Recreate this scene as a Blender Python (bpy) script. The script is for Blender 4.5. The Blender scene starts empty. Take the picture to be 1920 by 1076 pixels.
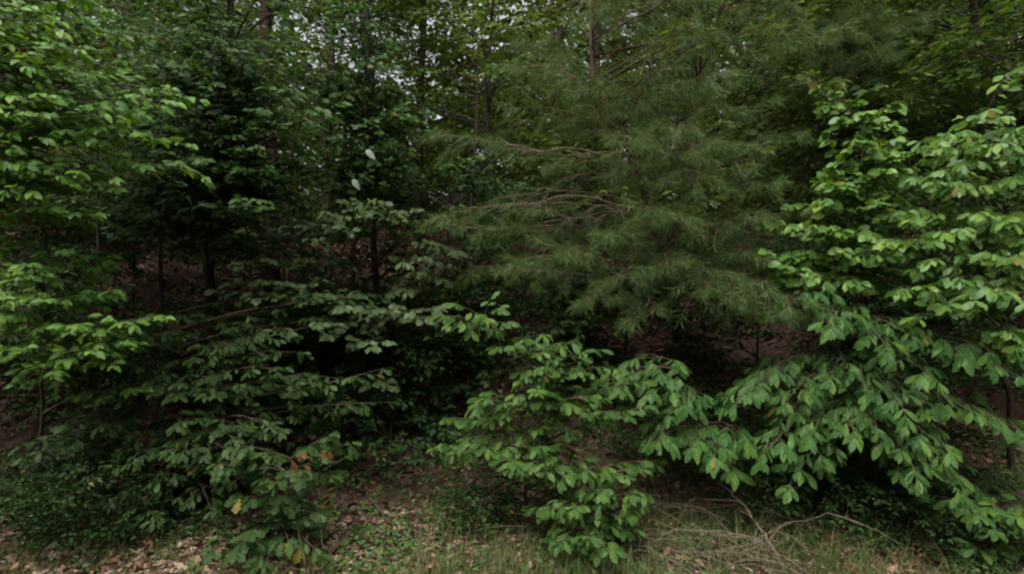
import bpy, math, random
import numpy as np
from mathutils import Matrix, Vector

SEED = 7
rng = np.random.default_rng(SEED)
sc = bpy.context.scene
COL = sc.collection

# ------------------------------------------------------------------ camera, sky, sun, exposure
F_PX = 1048.0            # focal length in pixels of a 1920 px wide frame
CAM_Z = 2.3
cam_d = bpy.data.cameras.new('camera')
cam_d.sensor_width = 36.0
cam_d.lens = 36.0 * F_PX / 1920.0
cam_d.clip_start = 0.05
cam_d.clip_end = 2000
cam = bpy.data.objects.new('camera', cam_d)
COL.objects.link(cam)
cam.location = (0, 0, CAM_Z)
cam.rotation_euler = (math.radians(90), 0, 0)
sc.camera = cam

SUN_EL, SUN_AZ = math.radians(66), math.radians(215)   # behind the camera, a little to the left
world = bpy.data.worlds.new('World'); sc.world = world
world.use_nodes = True
wn = world.node_tree.nodes; wl = world.node_tree.links
bg = wn['Background']
sky = wn.new('ShaderNodeTexSky'); sky.sky_type = 'NISHITA'
sky.sun_disc = False
sky.sun_elevation = SUN_EL
sky.sun_rotation = SUN_AZ
sky.air_density = 1.0; sky.dust_density = 6.0; sky.ozone_density = 1.0
hs = wn.new('ShaderNodeHueSaturation'); hs.inputs['Saturation'].default_value = 0.2
wl.new(sky.outputs[0], hs.inputs['Color']); wl.new(hs.outputs[0], bg.inputs['Color'])
bg.inputs['Strength'].default_value = 0.10

sun_d = bpy.data.lights.new('sun', 'SUN')
sun_d.energy = 1.5; sun_d.angle = math.radians(35); sun_d.color = (1.0, 0.97, 0.92)
sun = bpy.data.objects.new('sun', sun_d); COL.objects.link(sun)
sd = Vector((math.sin(SUN_AZ) * math.cos(SUN_EL), math.cos(SUN_AZ) * math.cos(SUN_EL), math.sin(SUN_EL)))
sun.rotation_euler = sd.to_track_quat('Z', 'Y').to_euler()

vs = sc.view_settings
vs.view_transform = 'Standard'; vs.look = 'None'; vs.exposure = 1.4; vs.gamma = 1.0
vs.use_curve_mapping = False
sc.render.engine = 'CYCLES'
sc.cycles.filter_width = 2.2          # a soft lens
sc.cycles.use_denoising = True
sc.cycles.max_bounces = 8
sc.cycles.transparent_max_bounces = 4
sc.render.film_transparent = False

# ------------------------------------------------------------------ helpers
def P(px, py, d):
    """a point seen at that place of the photograph, d metres in front of the camera"""
    return np.array([(px - 960.0) / F_PX * d, d, CAM_Z - (py - 538.0) / F_PX * d])

def unit(v):
    return v / (np.linalg.norm(v) + 1e-12)

GY = np.array([-400, 0, 4.2, 5.4, 6.3, 7.2, 8.4, 10, 13, 20, 40, 80, 400.])
GZ = np.array([-.05, -.05, 0, .12, .46, 1.0, 1.75, 2.6, 3.4, 4.5, 6.5, 9, 14.])
def ground_z(x, y):
    x = np.asarray(x, float); y = np.asarray(y, float)
    yy = y + .35 * np.sin(x * .5 + .6) + .12 * np.sin(x * 1.7)
    z = np.interp(yy, GY, GZ)
    amp = np.clip((y - 4.0) / 4.0, .12, 1.0)
    z = z + amp * (.05 * np.sin(x * 2.3 + y * 1.1) + .04 * np.sin(x * .9 - y * 2.7 + 1.) + .025 * np.sin(5.1 * x + 3.3 * y))
    return z

def mk(name, V, F, mat, smooth=True):
    V = np.ascontiguousarray(V, np.float32); F = np.ascontiguousarray(F, np.int32)
    me = bpy.data.meshes.new(name)
    me.vertices.add(len(V)); me.vertices.foreach_set('co', V.ravel())
    me.loops.add(F.size); me.loops.foreach_set('vertex_index', F.ravel())
    k = F.shape[1]
    me.polygons.add(len(F)); me.polygons.foreach_set('loop_start', np.arange(0, F.size, k, dtype=np.int32))
    me.update(calc_edges=True)
    if smooth: me.shade_smooth()
    if mat: me.materials.append(mat)
    return me

def link(name, me, parent=None, loc=(0, 0, 0)):
    o = bpy.data.objects.new(name, me); COL.objects.link(o)
    o.location = tuple(float(c) for c in loc)
    if parent: o.parent = parent
    return o

def thing(name, label, cat, loc, group=None):
    o = link(name, None, None, loc)
    o.empty_display_size = .1
    o['label'] = label; o['category'] = cat
    if group: o['group'] = group
    return o

def tag(o, label=None, cat=None, group=None, kind=None):
    if label: o['label'] = label
    if cat: o['category'] = cat
    if group: o['group'] = group
    if kind: o['kind'] = kind
    return o

def tube(pts, rad, n=5):
    pts = np.asarray(pts, float); m = len(pts)
    rad = np.broadcast_to(np.asarray(rad, float), (m,))
    T = np.gradient(pts, axis=0); T /= np.linalg.norm(T, axis=1)[:, None] + 1e-9
    ref = np.array([.31, .17, .93]) if abs(T[0, 2]) < .8 else np.array([.96, .2, .1])
    A = np.cross(T, ref); A /= np.linalg.norm(A, axis=1)[:, None] + 1e-9
    B = np.cross(T, A)
    a = np.linspace(0, 2 * math.pi, n, endpoint=False)
    V = pts[:, None, :] + rad[:, None, None] * (np.cos(a)[None, :, None] * A[:, None, :] + np.sin(a)[None, :, None] * B[:, None, :])
    i = np.arange(m - 1)[:, None] * n; j = np.arange(n)[None, :]; j2 = (j + 1) % n
    Fq = np.stack([i + j, i + j2, i + n + j2, i + n + j], -1).reshape(-1, 4)
    return V.reshape(-1, 3), Fq

def join(parts):
    Vs, Fs, off = [], [], 0
    for V, F in parts:
        Vs.append(V); Fs.append(F + off); off += len(V)
    return np.concatenate(Vs), np.concatenate(Fs)

# ------------------------------------------------------------------ materials
def nodes_of(name):
    m = bpy.data.materials.new(name); m.use_nodes = True
    return m, m.node_tree.nodes, m.node_tree.links

def leaf_mat(name, dark, mid, light, rough=.5, trans=.3, spec=.3, vary=.6, tint=(1, 1, 1), sick=.008):
    dark, mid, light = [tuple(a * b for a, b in zip(c, tint)) for c in (dark, mid, light)]
    m, n, l = nodes_of(name)
    b = n['Principled BSDF']; out = n['Material Output']
    geo = n.new('ShaderNodeNewGeometry'); oi = n.new('ShaderNodeObjectInfo')
    add = n.new('ShaderNodeMath'); add.operation = 'ADD'
    l.new(geo.outputs['Random Per Island'], add.inputs[0]); l.new(oi.outputs['Random'], add.inputs[1])
    fr = n.new('ShaderNodeMath'); fr.operation = 'FRACT'; l.new(add.outputs[0], fr.inputs[0])
    ns = n.new('ShaderNodeTexNoise'); ns.inputs['Scale'].default_value = 2.2; ns.inputs['Detail'].default_value = 3
    l.new(geo.outputs['Position'], ns.inputs['Vector'])
    mx = n.new('ShaderNodeMix'); mx.data_type = 'FLOAT'; mx.inputs[0].default_value = vary
    l.new(ns.outputs[0], mx.inputs[2]); l.new(fr.outputs[0], mx.inputs[3])
    cr = n.new('ShaderNodeValToRGB'); e = cr.color_ramp.elements
    e[0].position = .1; e[0].color = (*dark, 1); e[1].position = .95; e[1].color = (*light, 1)
    k = e.new(.5); k.color = (*mid, 1)
    l.new(mx.outputs[0], cr.inputs[0])
    gt = n.new('ShaderNodeMath'); gt.operation = 'GREATER_THAN'; gt.inputs[1].default_value = 1 - sick
    l.new(fr.outputs[0], gt.inputs[0])
    cx = n.new('ShaderNodeMix'); cx.data_type = 'RGBA'; cx.inputs[7].default_value = (.15, .13, .035, 1)
    l.new(gt.outputs[0], cx.inputs[0]); l.new(cr.outputs[0], cx.inputs[6])
    fn = n.new('ShaderNodeTexNoise'); fn.inputs['Scale'].default_value = 38; fn.inputs['Detail'].default_value = 4
    l.new(geo.outputs['Position'], fn.inputs['Vector'])
    mr = n.new('ShaderNodeMapRange'); mr.inputs[1].default_value = .3; mr.inputs[2].default_value = .7; mr.inputs[3].default_value = .72; mr.inputs[4].default_value = 1.25
    l.new(fn.outputs[0], mr.inputs[0])
    hv = n.new('ShaderNodeHueSaturation'); l.new(mr.outputs[0], hv.inputs['Value']); l.new(cx.outputs[2], hv.inputs['Color'])
    hv.inputs['Saturation'].default_value = 1.05
    cr = hv
    l.new(cr.outputs[0], b.inputs['Base Color'])
    b.inputs['Roughness'].default_value = rough
    b.inputs['Specular IOR Level'].default_value = spec * .6
    tr = n.new('ShaderNodeBsdfTranslucent')
    hsn = n.new('ShaderNodeHueSaturation'); hsn.inputs['Saturation'].default_value = 1.15; hsn.inputs['Value'].default_value = 1.25
    hsn.inputs['Hue'].default_value = .485
    l.new(cr.outputs[0], hsn.inputs['Color']); l.new(hsn.outputs[0], tr.inputs['Color'])
    ms = n.new('ShaderNodeMixShader'); ms.inputs[0].default_value = trans
    l.new(b.outputs[0], ms.inputs[1]); l.new(tr.outputs[0], ms.inputs[2]); l.new(ms.outputs[0], out.inputs['Surface'])
    return m

def bark_mat(name, a, c, scale=14):
    m, n, l = nodes_of(name)
    b = n['Principled BSDF']
    tc = n.new('ShaderNodeNewGeometry'); mp = n.new('ShaderNodeMapping'); mp.inputs['Scale'].default_value = (1, 1, .22)
    l.new(tc.outputs['Position'], mp.inputs['Vector'])
    ns = n.new('ShaderNodeTexNoise'); ns.inputs['Scale'].default_value = scale; ns.inputs['Detail'].default_value = 6
    l.new(mp.outputs[0], ns.inputs['Vector'])
    cr = n.new('ShaderNodeValToRGB'); e = cr.color_ramp.elements
    e[0].position = .3; e[0].color = (*a, 1); e[1].position = .7; e[1].color = (*c, 1)
    l.new(ns.outputs[0], cr.inputs[0]); l.new(cr.outputs[0], b.inputs['Base Color'])
    b.inputs['Roughness'].default_value = .9; b.inputs['Specular IOR Level'].default_value = .15
    bp = n.new('ShaderNodeBump'); bp.inputs['Strength'].default_value = .6; bp.inputs['Distance'].default_value = .02
    l.new(ns.outputs[0], bp.inputs['Height']); l.new(bp.outputs[0], b.inputs['Normal'])
    return m

M = {}
M['hornbeam'] = leaf_mat('hornbeam_leaf', (.028, .066, .019), (.046, .098, .025), (.086, .150, .032), trans=.4)
M['lightgreen'] = leaf_mat('light_leaf', (.062, .138, .034), (.112, .22, .050), (.19, .31, .062), trans=.40, rough=.45, spec=.28)  # own yellow-green, raised to put the open left edge's light into the colour
M['limegreen'] = leaf_mat('lime_leaf', (.050, .120, .030), (.105, .200, .048), (.21, .31, .075), trans=.38, rough=.4, spec=.4)  # yellow-green leaf, brightened further: right edge light is partly in this colour
M['dogwood'] = leaf_mat('dogwood_leaf', (.044, .074, .030), (.064, .098, .038), (.092, .125, .046), trans=.25, rough=.5, spec=.25)
M['beech'] = leaf_mat('beech_leaf', (.020, .046, .013), (.032, .064, .017), (.056, .094, .022), spec=.2)
M['oak'] = leaf_mat('oak_leaf', (.026, .056, .017), (.040, .076, .022), (.062, .100, .026), rough=.5, spec=.22)
M['sapling'] = leaf_mat('sapling_leaf', (.034, .078, .022), (.056, .115, .028), (.105, .160, .032), rough=.5, spec=.22)
M['hickory'] = leaf_mat('hickory_leaf', (.028, .070, .020), (.050, .108, .028), (.098, .170, .038), rough=.5, spec=.2)
M['forest'] = leaf_mat('forest_leaf', (.034, .068, .020), (.058, .102, .026), (.105, .150, .034), trans=.38)
M['forest_hazy'] = leaf_mat('hazy_forest_leaf', (.055, .11, .040), (.085, .155, .052), (.13, .21, .065), trans=.42)  # paler copy of forest: the left side's haze put into the leaf colour
M['forest_yellow'] = leaf_mat('yellowish_forest_leaf', (.048, .082, .022), (.078, .118, .030), (.13, .165, .042), trans=.42)
M['understory'] = leaf_mat('understory_leaf', (.016, .036, .012), (.026, .052, .016), (.044, .076, .021), spec=.2)  # albedo kept very dark, so the wood's inner shade is partly in the colour
M['needle'] = leaf_mat('pine_needle', (.038, .078, .026), (.072, .124, .040), (.135, .190, .064), trans=.3, rough=.5, vary=.75, spec=.25, sick=.07)
M['groundcover'] = leaf_mat('groundcover_leaf', (.035, .080, .024), (.060, .115, .032), (.10, .15, .040))
M['dead_leaf'] = leaf_mat('dead_orange_leaf', (.11, .046, .022), (.16, .066, .03), (.20, .09, .045), trans=.25)
M['pale_leaf'] = leaf_mat('pale_leaf_underside', (.17, .20, .17), (.21, .24, .20), (.26, .29, .25), trans=.2)
M['litter'] = leaf_mat('leaf_litter', (.075, .037, .027), (.175, .092, .064), (.34, .21, .155), trans=.05, rough=.8, spec=.12, vary=.8)
M['grass'] = leaf_mat('grass_blade', (.050, .090, .024), (.095, .125, .042), (.18, .17, .085), trans=.3, rough=.6, vary=.8)
M['straw'] = leaf_mat('dry_stalk', (.16, .125, .08), (.22, .175, .12), (.30, .25, .175), trans=.1, rough=.8)
M['bark'] = bark_mat('dark_bark', (.022, .017, .013), (.065, .052, .042))
M['twig'] = bark_mat('twig_bark', (.05, .035, .026), (.12, .090, .068), 30)
M['pinebark'] = bark_mat('pine_bark', (.045, .030, .022), (.13, .085, .060), 18)
M['pinetwig'] = bark_mat('pine_twig', (.09, .062, .045), (.20, .145, .11), 30)
M['deadwood'] = bark_mat('dead_wood', (.10, .078, .055), (.22, .18, .135), 40)
M['redbark'] = bark_mat('reddish_bark', (.04, .024, .020), (.11, .066, .055), 10)

def ground_mat():
    m, n, l = nodes_of('forest_floor')
    b = n['Principled BSDF']
    g = n.new('ShaderNodeNewGeometry')
    v = n.new('ShaderNodeTexVoronoi'); v.inputs['Scale'].default_value = 16
    w = n.new('ShaderNodeTexNoise'); w.inputs['Scale'].default_value = 9; w.inputs['Detail'].default_value = 4
    l.new(g.outputs['Position'], w.inputs['Vector']); l.new(g.outputs['Position'], v.inputs['Vector'])
    cr = n.new('ShaderNodeValToRGB'); e = cr.color_ramp.elements
    e[0].position = 0; e[0].color = (.022, .013, .010, 1); e[1].position = 1; e[1].color = (.11, .070, .050, 1)
    k = e.new(.5); k.color = (.055, .033, .024, 1)
    sx = n.new('ShaderNodeSeparateColor'); l.new(v.outputs['Color'], sx.inputs[0])
    mx = n.new('ShaderNodeMix'); mx.data_type = 'FLOAT'; mx.inputs[0].default_value = .5
    l.new(sx.outputs[0], mx.inputs[2]); l.new(w.outputs[0], mx.inputs[3]); l.new(mx.outputs[0], cr.inputs[0])
    l.new(cr.outputs[0], b.inputs['Base Color'])
    b.inputs['Roughness'].default_value = .95; b.inputs['Specular IOR Level'].default_value = .1
    bp = n.new('ShaderNodeBump'); bp.inputs['Strength'].default_value = .8; bp.inputs['Distance'].default_value = .03
    l.new(mx.outputs[0], bp.inputs['Height']); l.new(bp.outputs[0], b.inputs['Normal'])
    return m
M['ground'] = ground_mat()

# ------------------------------------------------------------------ ground
def ax(lo, hi, fine_lo, fine_hi, fine, grow=1.35):
    a = list(np.arange(fine_lo, fine_hi + 1e-6, fine))
    s = fine; x = a[-1]
    while x < hi: s *= grow; x = min(x + s, hi); a.append(x)
    s = fine; x = a[0]; pre = []
    while x > lo: s *= grow; x = max(x - s, lo); pre.append(x)
    return np.array(pre[::-1] + a)
gx = ax(-400, 400, -12, 12, .14); gy = ax(-400, 400, 3.5, 15, .12)
X, Y = np.meshgrid(gx, gy)
Z = ground_z(X, Y) + .012 * rng.standard_normal(X.shape)
nx, ny = len(gx), len(gy)
i = (np.arange(ny - 1)[:, None] * nx + np.arange(nx - 1)[None, :]).ravel()
ground = link('ground', mk('ground', np.stack([X, Y, Z], -1).reshape(-1, 3), np.stack([i, i + 1, i + nx + 1, i + nx], -1), M['ground']))
tag(ground, 'brown leaf covered bank rising from the road verge into the wood', 'ground', kind='structure')

# ------------------------------------------------------------------ leaf shapes (length 1 along X, blade faces +Z)
def leaf_tpl(ws, ts=None, fold=.16, bend=.22):
    ws = np.array(ws, float); k = len(ws)
    ts = np.linspace(0, 1, k) if ts is None else np.array(ts, float)
    V = []
    for t, w in zip(ts, ws):
        z = -bend * t * t
        V += [(t, -w, z + fold * w), (t, 0, z), (t, w, z + fold * w)]
    V = np.array(V); F = []
    for a in range(k - 1):
        F += [(3 * a, 3 * a + 3, 3 * a + 4, 3 * a + 1), (3 * a + 1, 3 * a + 4, 3 * a + 5, 3 * a + 2)]
    return V, np.array(F)

TPL = {
    'ovate': leaf_tpl([.012, .20, .25, .17, .008], [0, .2, .42, .72, 1]),
    'obovate': leaf_tpl([.012, .09, .18, .21, .15, .010], [0, .22, .48, .68, .86, 1], bend=.28),
    'oblong': leaf_tpl([.010, .07, .145, .175, .125, .010], [0, .2, .46, .68, .87, 1], bend=.3),
    'oblong_low': leaf_tpl([.010, .12, .175, .010], [0, .38, .72, 1], bend=.3),
    'round': leaf_tpl([.012, .28, .36, .27, .012], [0, .18, .45, .76, 1], bend=.18),
    'oak': leaf_tpl([.012, .07, .22, .12, .32, .17, .34, .18, .13, .01], [0, .1, .24, .36, .5, .62, .74, .85, .93, 1], bend=.25),
    'ovate_low': leaf_tpl([.012, .24, .21, .008], [0, .28, .6, 1]),
    'obovate_low': leaf_tpl([.012, .15, .21, .010], [0, .38, .74, 1], bend=.28),
    'round_low': leaf_tpl([.012, .33, .30, .012], [0, .25, .65, 1], bend=.18),
    'far': (np.array([(0, 0, 0), (.45, -.25, .07), (1, 0, -.1), (.45, .25, .07)]), np.array([(0, 1, 2), (0, 2, 3)])),
    'litter': (np.array([(0, 0, 0), (.5, -.27, .14), (.55, 0, -.03), (1, 0, .22), (.45, .29, .10)]), np.array([(0, 1, 2), (1, 3, 2), (2, 3, 4), (0, 2, 4)])),
}

def leaves_mesh(name, tpl, pos, mats, mat):
    """pos (N,3), mats (N,3,3) with columns = leaf axes times size"""
    V, F = TPL[tpl]
    W = np.einsum('nij,kj->nki', mats, V) + pos[:, None, :]
    FF = (F[None] + (np.arange(len(pos)) * len(V))[:, None, None]).reshape(-1, F.shape[1])
    return mk(name, W.reshape(-1, 3), FF, mat)

def frames(d, nrm, size):
    d = d / (np.linalg.norm(d, axis=1)[:, None] + 1e-9)
    y = np.cross(nrm, d); y /= np.linalg.norm(y, axis=1)[:, None] + 1e-9
    z = np.cross(d, y)
    return np.stack([d, y, z], -1) * np.asarray(size)[:, None, None]

def curve(a, b, arch=.12, n=9, wob=.03):
    t = np.linspace(0, 1, n)[:, None]
    L = np.linalg.norm(b - a)
    mid = (a + b) / 2 + np.array([0, 0, arch * L])
    p = (1 - t) ** 2 * a + 2 * t * (1 - t) * mid + t ** 2 * b
    w = rng.standard_normal((n, 3)) * wob * L; w[0] = 0; w[-1] *= .3
    w = np.cumsum(w, 0) * .25; w *= np.sin(math.pi * t)
    return p + w

def rot_about(v, axis, ang):
    c, s = math.cos(ang), math.sin(ang)
    return v * c + np.cross(axis, v) * s + axis * np.dot(axis, v) * (1 - c)

UP = np.array([0, 0, 1.])
LIGHT = np.array([0, -.75, .85])      # leaves at a wood's edge turn to the open side

# sprays: a limb with alternate side twigs in one layer, leaves alternate along the twigs
def spray(path, leaf=.10, gap=.06, tw_gap=.11, tw_len=.38, t0=.3, droop=.25, tilt=.35, mode='flat', r0=.012, extra=1.0):
    """returns list of tubes (pts, radii) and leaf arrays"""
    path = np.asarray(path); seg = np.linalg.norm(np.diff(path, axis=0), axis=1)
    cum = np.concatenate([[0], np.cumsum(seg)]); L = cum[-1]
    def at(s):
        return np.array([np.interp(s, cum, path[:, k]) for k in range(3)])
    tubes = [(path, np.linspace(r0, .0022, len(path)))]
    pos, dirs, nrm, siz = [], [], [], []
    def put(p, d, n, s):
        pos.append(p); dirs.append(d); nrm.append(n); siz.append(s)
    def run(p0, d0, ln, lscale, depth=1):
        """leaves along one straight-ish twig"""
        k = max(3, int(ln / gap))
        side = rng.choice([-1, 1]); d = d0.copy(); p = p0.copy(); pts = [p.copy()]
        if mode == 'whorl':
            for q in range(4):
                d = unit(d + np.array([0, 0, -.10 * droop]) + rng.standard_normal(3) * .06)
                p = p + d * ln / 4; pts.append(p.copy())
            nl = rng.integers(7, 13)
            for q in range(nl):
                a = (q / (nl - 1) - .5) * 2.9 + rng.normal(0, .12)
                hd = unit(d * np.array([1, 1, .25]))
                ld = rot_about(hd, UP, a * .8); ld[2] -= droop * (.6 + .7 * rng.random())
                back = min(.42, .30 * abs(a) * rng.random())
                n = LIGHT + unit(hd) * .35 + rng.standard_normal(3) * tilt * .8
                put(p - d * ln * back * 2.2, ld, n, leaf * lscale * min(1.25, max(.4, rng.normal(.85, .22))) * (1 - .12 * abs(a)))
        else:
            for q in range(k):
                d = unit(d + np.array([0, 0, -.05 * droop]) + rng.standard_normal(3) * .07)
                p = p + d * ln / k; pts.append(p.copy())
                if rng.random() < .93:
                    hd = unit(d * np.array([1, 1, .5]))
                    ld = rot_about(hd, UP, side * rng.uniform(.55, 1.1)); ld[2] -= droop * rng.uniform(.2, 1.2)
                    put(p, ld, LIGHT + rng.standard_normal(3) * tilt, leaf * lscale * min(1.25, max(.38, rng.normal(.85, .22))))
                if depth and q % 2 == 1 and q < k - 1:
                    sd2 = unit(rot_about(unit(d * np.array([1, 1, .5])), UP, side * rng.uniform(.5, 1.0)) + np.array([0, 0, rng.normal(0, .3)]))
                    run(p, sd2, ln * .5 * rng.uniform(.6, 1.2), lscale * .95, 0)
                side = -side
            ld = d.copy(); ld[2] -= droop * .6
            put(p, ld, LIGHT + rng.standard_normal(3) * tilt, leaf * lscale * rng.uniform(.8, 1.2))
        tubes.append((np.array(pts[::2] + ([pts[-1]] if len(pts) % 2 == 0 else [])), np.linspace(.0034, .0015, (len(pts) + 2) // 2 if len(pts) % 2 == 0 else (len(pts) + 1) // 2)))
    s = L * t0; sd = 1
    while s < L * .97:
        p = at(s); T = unit(at(min(s + .05, L)) - at(max(s - .05, 0)))
        f = 1 - .62 * (s / L - t0) / (1 - t0)
        hd = unit(T * np.array([1, 1, .4]))
        d = rot_about(hd, UP, sd * rng.uniform(.6, 1.15)); d[2] += rng.normal(.02, .14)
        run(p, unit(d), tw_len * f * rng.uniform(.6, 1.2), 1.0)
        sd = -sd; s += tw_gap * rng.uniform(.7, 1.3) / extra
    T = unit(path[-1] - path[-2])
    run(path[-1], T, tw_len * .5, .95)
    return tubes, np.array(pos), np.array(dirs), np.array(nrm), np.array(siz)

NEAR = []      # all plants with single leaves: filled, z-sorted, then built
def stem_point(pts, z):
    k = np.argsort(pts[:, 2]); zz = pts[k, 2]
    return np.array([np.interp(z, zz, pts[k, c]) for c in range(3)])

def plant(name, label, cat, base, stem, tips, leafmat, tpl, n_single=200, group=None, r=.03, rise=.35, arch=.10, bark='bark', fill=0, fill_box=None, comp=1, cj=(45, 32, .25),
          stem_name='trunk', attach=None, avoid=None, **kw):
    """base (px, depth); stem = [(px,py,depth)...] above the base; tips = [(px,py,depth)...]"""
    bx = (base[0] - 960) / F_PX * base[1]; by = base[1]
    b = np.array([bx, by, float(ground_z(bx, by)) - .05])
    sp = np.array([b] + [P(*s) for s in stem])
    t = np.linspace(0, len(sp) - 1, 6 * len(sp)); spd = np.stack([np.interp(t, np.arange(len(sp)), sp[:, c]) for c in range(3)], 1)
    spd[1:-1] += rng.standard_normal((len(spd) - 2, 3)) * .012
    branches = []
    tl = [P(*q) for q in tips]
    for q in tips:
        for c in range(comp): tl.append(P(q[0] + rng.normal(0, cj[0]), q[1] + rng.normal(0, cj[1]), q[2] + abs(rng.normal(.1, cj[2]))))
    for q in range(fill):
        x0, y0, x1, y1, d0, d1 = fill_box
        tl.append(P(rng.uniform(x0, x1), rng.uniform(y0, y1), rng.uniform(d0, d1)))
    top = spd[:, 2].max()
    for tip in tl:
        qx, qy = 960 + tip[0] / tip[1] * F_PX, 538 - (tip[2] - CAM_Z) / tip[1] * F_PX
        if avoid and avoid[0] < qx < avoid[2] and avoid[1] < qy < avoid[3]: continue
        hz = tip[2] - rise * math.hypot(tip[0] - spd[-1, 0], tip[1] - spd[-1, 1]) * rng.uniform(.7, 1.3)
        if attach is not None: hz = attach(tip, hz)
        hz = min(max(hz, b[2] + .12), top)
        a = stem_point(spd, hz)
        pth = curve(a, tip, arch)
        L = np.linalg.norm(tip - a)
        k2 = dict(kw); k2.setdefault('r0', .0055 + .006 * L)
        k2['t0'] = max(k2.get('t0', .3), min(.78, 1 - k2.get('reach', 1.1) / max(L, .2)))
        k2.pop('reach', None)
        branches.append((a, *spray(pth, **k2)))
    NEAR.append(dict(name=name, label=label, cat=cat, base=b, stem=spd, r=r, branches=branches, mat=leafmat, tpl=tpl, n=n_single, group=group, bark=bark, stem_name=stem_name))

# ------------------------------------------------------------------ the near plants
plant('hornbeam_tree', 'tall dark green layered tree filling the upper left', 'tree', (395, 7.0),
      [(400, 380, 7.0), (430, 100, 6.9), (440, -300, 6.9), (430, -700, 7.0)],
      [(375, 385, 5.6), (495, 135, 5.6), (300, 335, 5.9), (255, 400, 6.2), (430, 255, 5.7), (520, 330, 5.9), (470, 210, 5.5), (410, 160, 5.5),
       (330, 120, 5.8), (250, 250, 6.1), (560, 60, 5.6), (470, 20, 5.4), (380, 40, 5.5), (290, 30, 5.8), (330, 220, 5.6), (450, 330, 5.7), (220, 330, 6.3),
       (350, -60, 5.3), (500, -80, 5.4), (260, -90, 5.6), (420, -170, 5.2), (600, -60, 5.8), (200, 120, 6.3), (520, 240, 5.6), (320, 290, 5.5), (220, 390, 5.8), (300, 400, 5.7), (180, 300, 5.8), (350, 350, 5.5), (440, 390, 5.8), (240, 180, 5.6), (280, 110, 5.4), (390, 300, 5.4), (160, 380, 6.2), (480, 280, 5.5), (180, 220, 5.9), (410, 90, 5.3), (530, 170, 5.5), (530, 90, 5.5)],
      'hornbeam', 'ovate', 300, None, r=.075, rise=.25, comp=2, cj=(60, 45, .5), avoid=(445, -200, 580, 75), fill=26, fill_box=(160, -160, 620, 380, 5.2, 7.6), leaf=.095, gap=.05, tw_gap=.10, tw_len=.42, reach=1.3, droop=.3, tilt=.4)
plant('sweetgum_tree', 'dark green tree with small rounded leaves left of the sky gap', 'tree', (715, 7.4),
      [(700, 420, 7.4), (690, 180, 7.3), (690, -250, 7.3), (680, -600, 7.4)],
      [(640, 290, 6.2), (700, 240, 6.1), (745, 210, 6.2), (590, 190, 6.2), (660, 160, 6.1), (560, 310, 6.4), (720, 310, 6.3), (620, 80, 6.2), (700, 130, 6.3),
       (560, 120, 6.3), (760, 290, 6.5), (690, 340, 6.3), (600, 250, 6.0), (650, 20, 6.3), (570, 20, 6.3), (735, 160, 6.6), (640, 350, 6.4)],
      'hornbeam', 'round', 240, None, r=.05, rise=.3, comp=2, cj=(50, 45, .4), avoid=(430, -200, 590, 60), fill=12, fill_box=(540, -150, 740, 120, 6, 7.6), leaf=.09, gap=.055, tw_gap=.10, tw_len=.36, reach=1.1, droop=.35, tilt=.5)
plant('overhanging_tree', 'bright light green tree leaning in at the upper left edge', 'tree', (-190, 5.2),
      [(-180, 400, 5.1), (-150, 100, 5.0), (-130, -250, 5.0)],
      [(120, 95, 4.5), (230, 215, 4.6), (320, 265, 4.8), (60, 180, 4.4), (110, 340, 4.6), (20, 305, 4.4), (190, 140, 4.8), (300, 190, 4.8), (90, 40, 4.5), (30, 110, 4.4),
       (150, 250, 4.6), (60, 255, 4.5), (20, 365, 4.5), (190, 60, 5.2), (40, 10, 4.7), (140, -30, 4.8), (10, 210, 4.3), (230, -60, 5.0)],
      'lightgreen', 'ovate', 260, None, r=.07, rise=.1, arch=.14, comp=2, cj=(60, 45, .4), leaf=.105, gap=.055, tw_gap=.11, tw_len=.34, reach=1.0, droop=.4, tilt=.4, fill=14, fill_box=(-60, -120, 220, 420, 4.6, 5.8))
plant('light_shrub', 'bright light green shrub at the left edge, halfway up', 'shrub', (70, 5.5),
      [(80, 700, 5.4), (90, 560, 5.3), (80, 400, 5.3)],
      [(120, 470, 4.8), (200, 545, 4.9), (60, 520, 4.6), (220, 645, 4.7), (130, 610, 4.6), (45, 655, 4.6), (20, 560, 4.5), (170, 500, 5.0), (25, 450, 4.9), (90, 560, 4.6),
       (190, 680, 4.8), (100, 690, 4.8), (-10, 600, 4.6), (150, 660, 4.6)],
      'lightgreen', 'ovate', 240, None, r=.022, rise=.3, comp=2, cj=(55, 40, .35), leaf=.10, gap=.055, tw_gap=.11, tw_len=.30, reach=.8, droop=.3, tilt=.4)
plant('dogwood_tree', 'slender tree with pale grey green leaves in flat layers on a black stem', 'tree', (668, 6.7),
      [(667, 520, 6.6), (664, 430, 6.6), (672, 330, 6.5)],
      [(560, 425, 6.0), (705, 400, 5.9), (735, 408, 6.0), (470, 490, 5.9), (430, 545, 5.8), (570, 490, 6.1), (610, 605, 5.7), (700, 645, 5.6), (785, 600, 5.8), (650, 575, 5.7),
       (620, 400, 5.9), (520, 530, 5.9), (500, 560, 5.8), (730, 580, 5.8), (640, 430, 5.8), (590, 560, 5.8)],
      'dogwood', 'round', 300, None, r=.042, rise=.05, arch=.03, leaf=.088, gap=.048, tw_gap=.10, tw_len=.30, reach=.8, droop=.35, tilt=.45)
plant('pale_sapling', 'small sapling with a few pale grey leaves right of the black stem', 'sapling', (790, 6.9),
      [(795, 540, 6.6), (800, 455, 6.4)],
      [(760, 490, 6.0), (850, 470, 6.0), (808, 455, 6.0), (790, 510, 6.1), (770, 540, 6.1)],
      'dogwood', 'obovate', 80, None, r=.014, rise=.2, leaf=.13, gap=.09, tw_gap=.2, tw_len=.18, reach=.5, droop=.4, tilt=.5, stem_name='stem')
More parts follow.
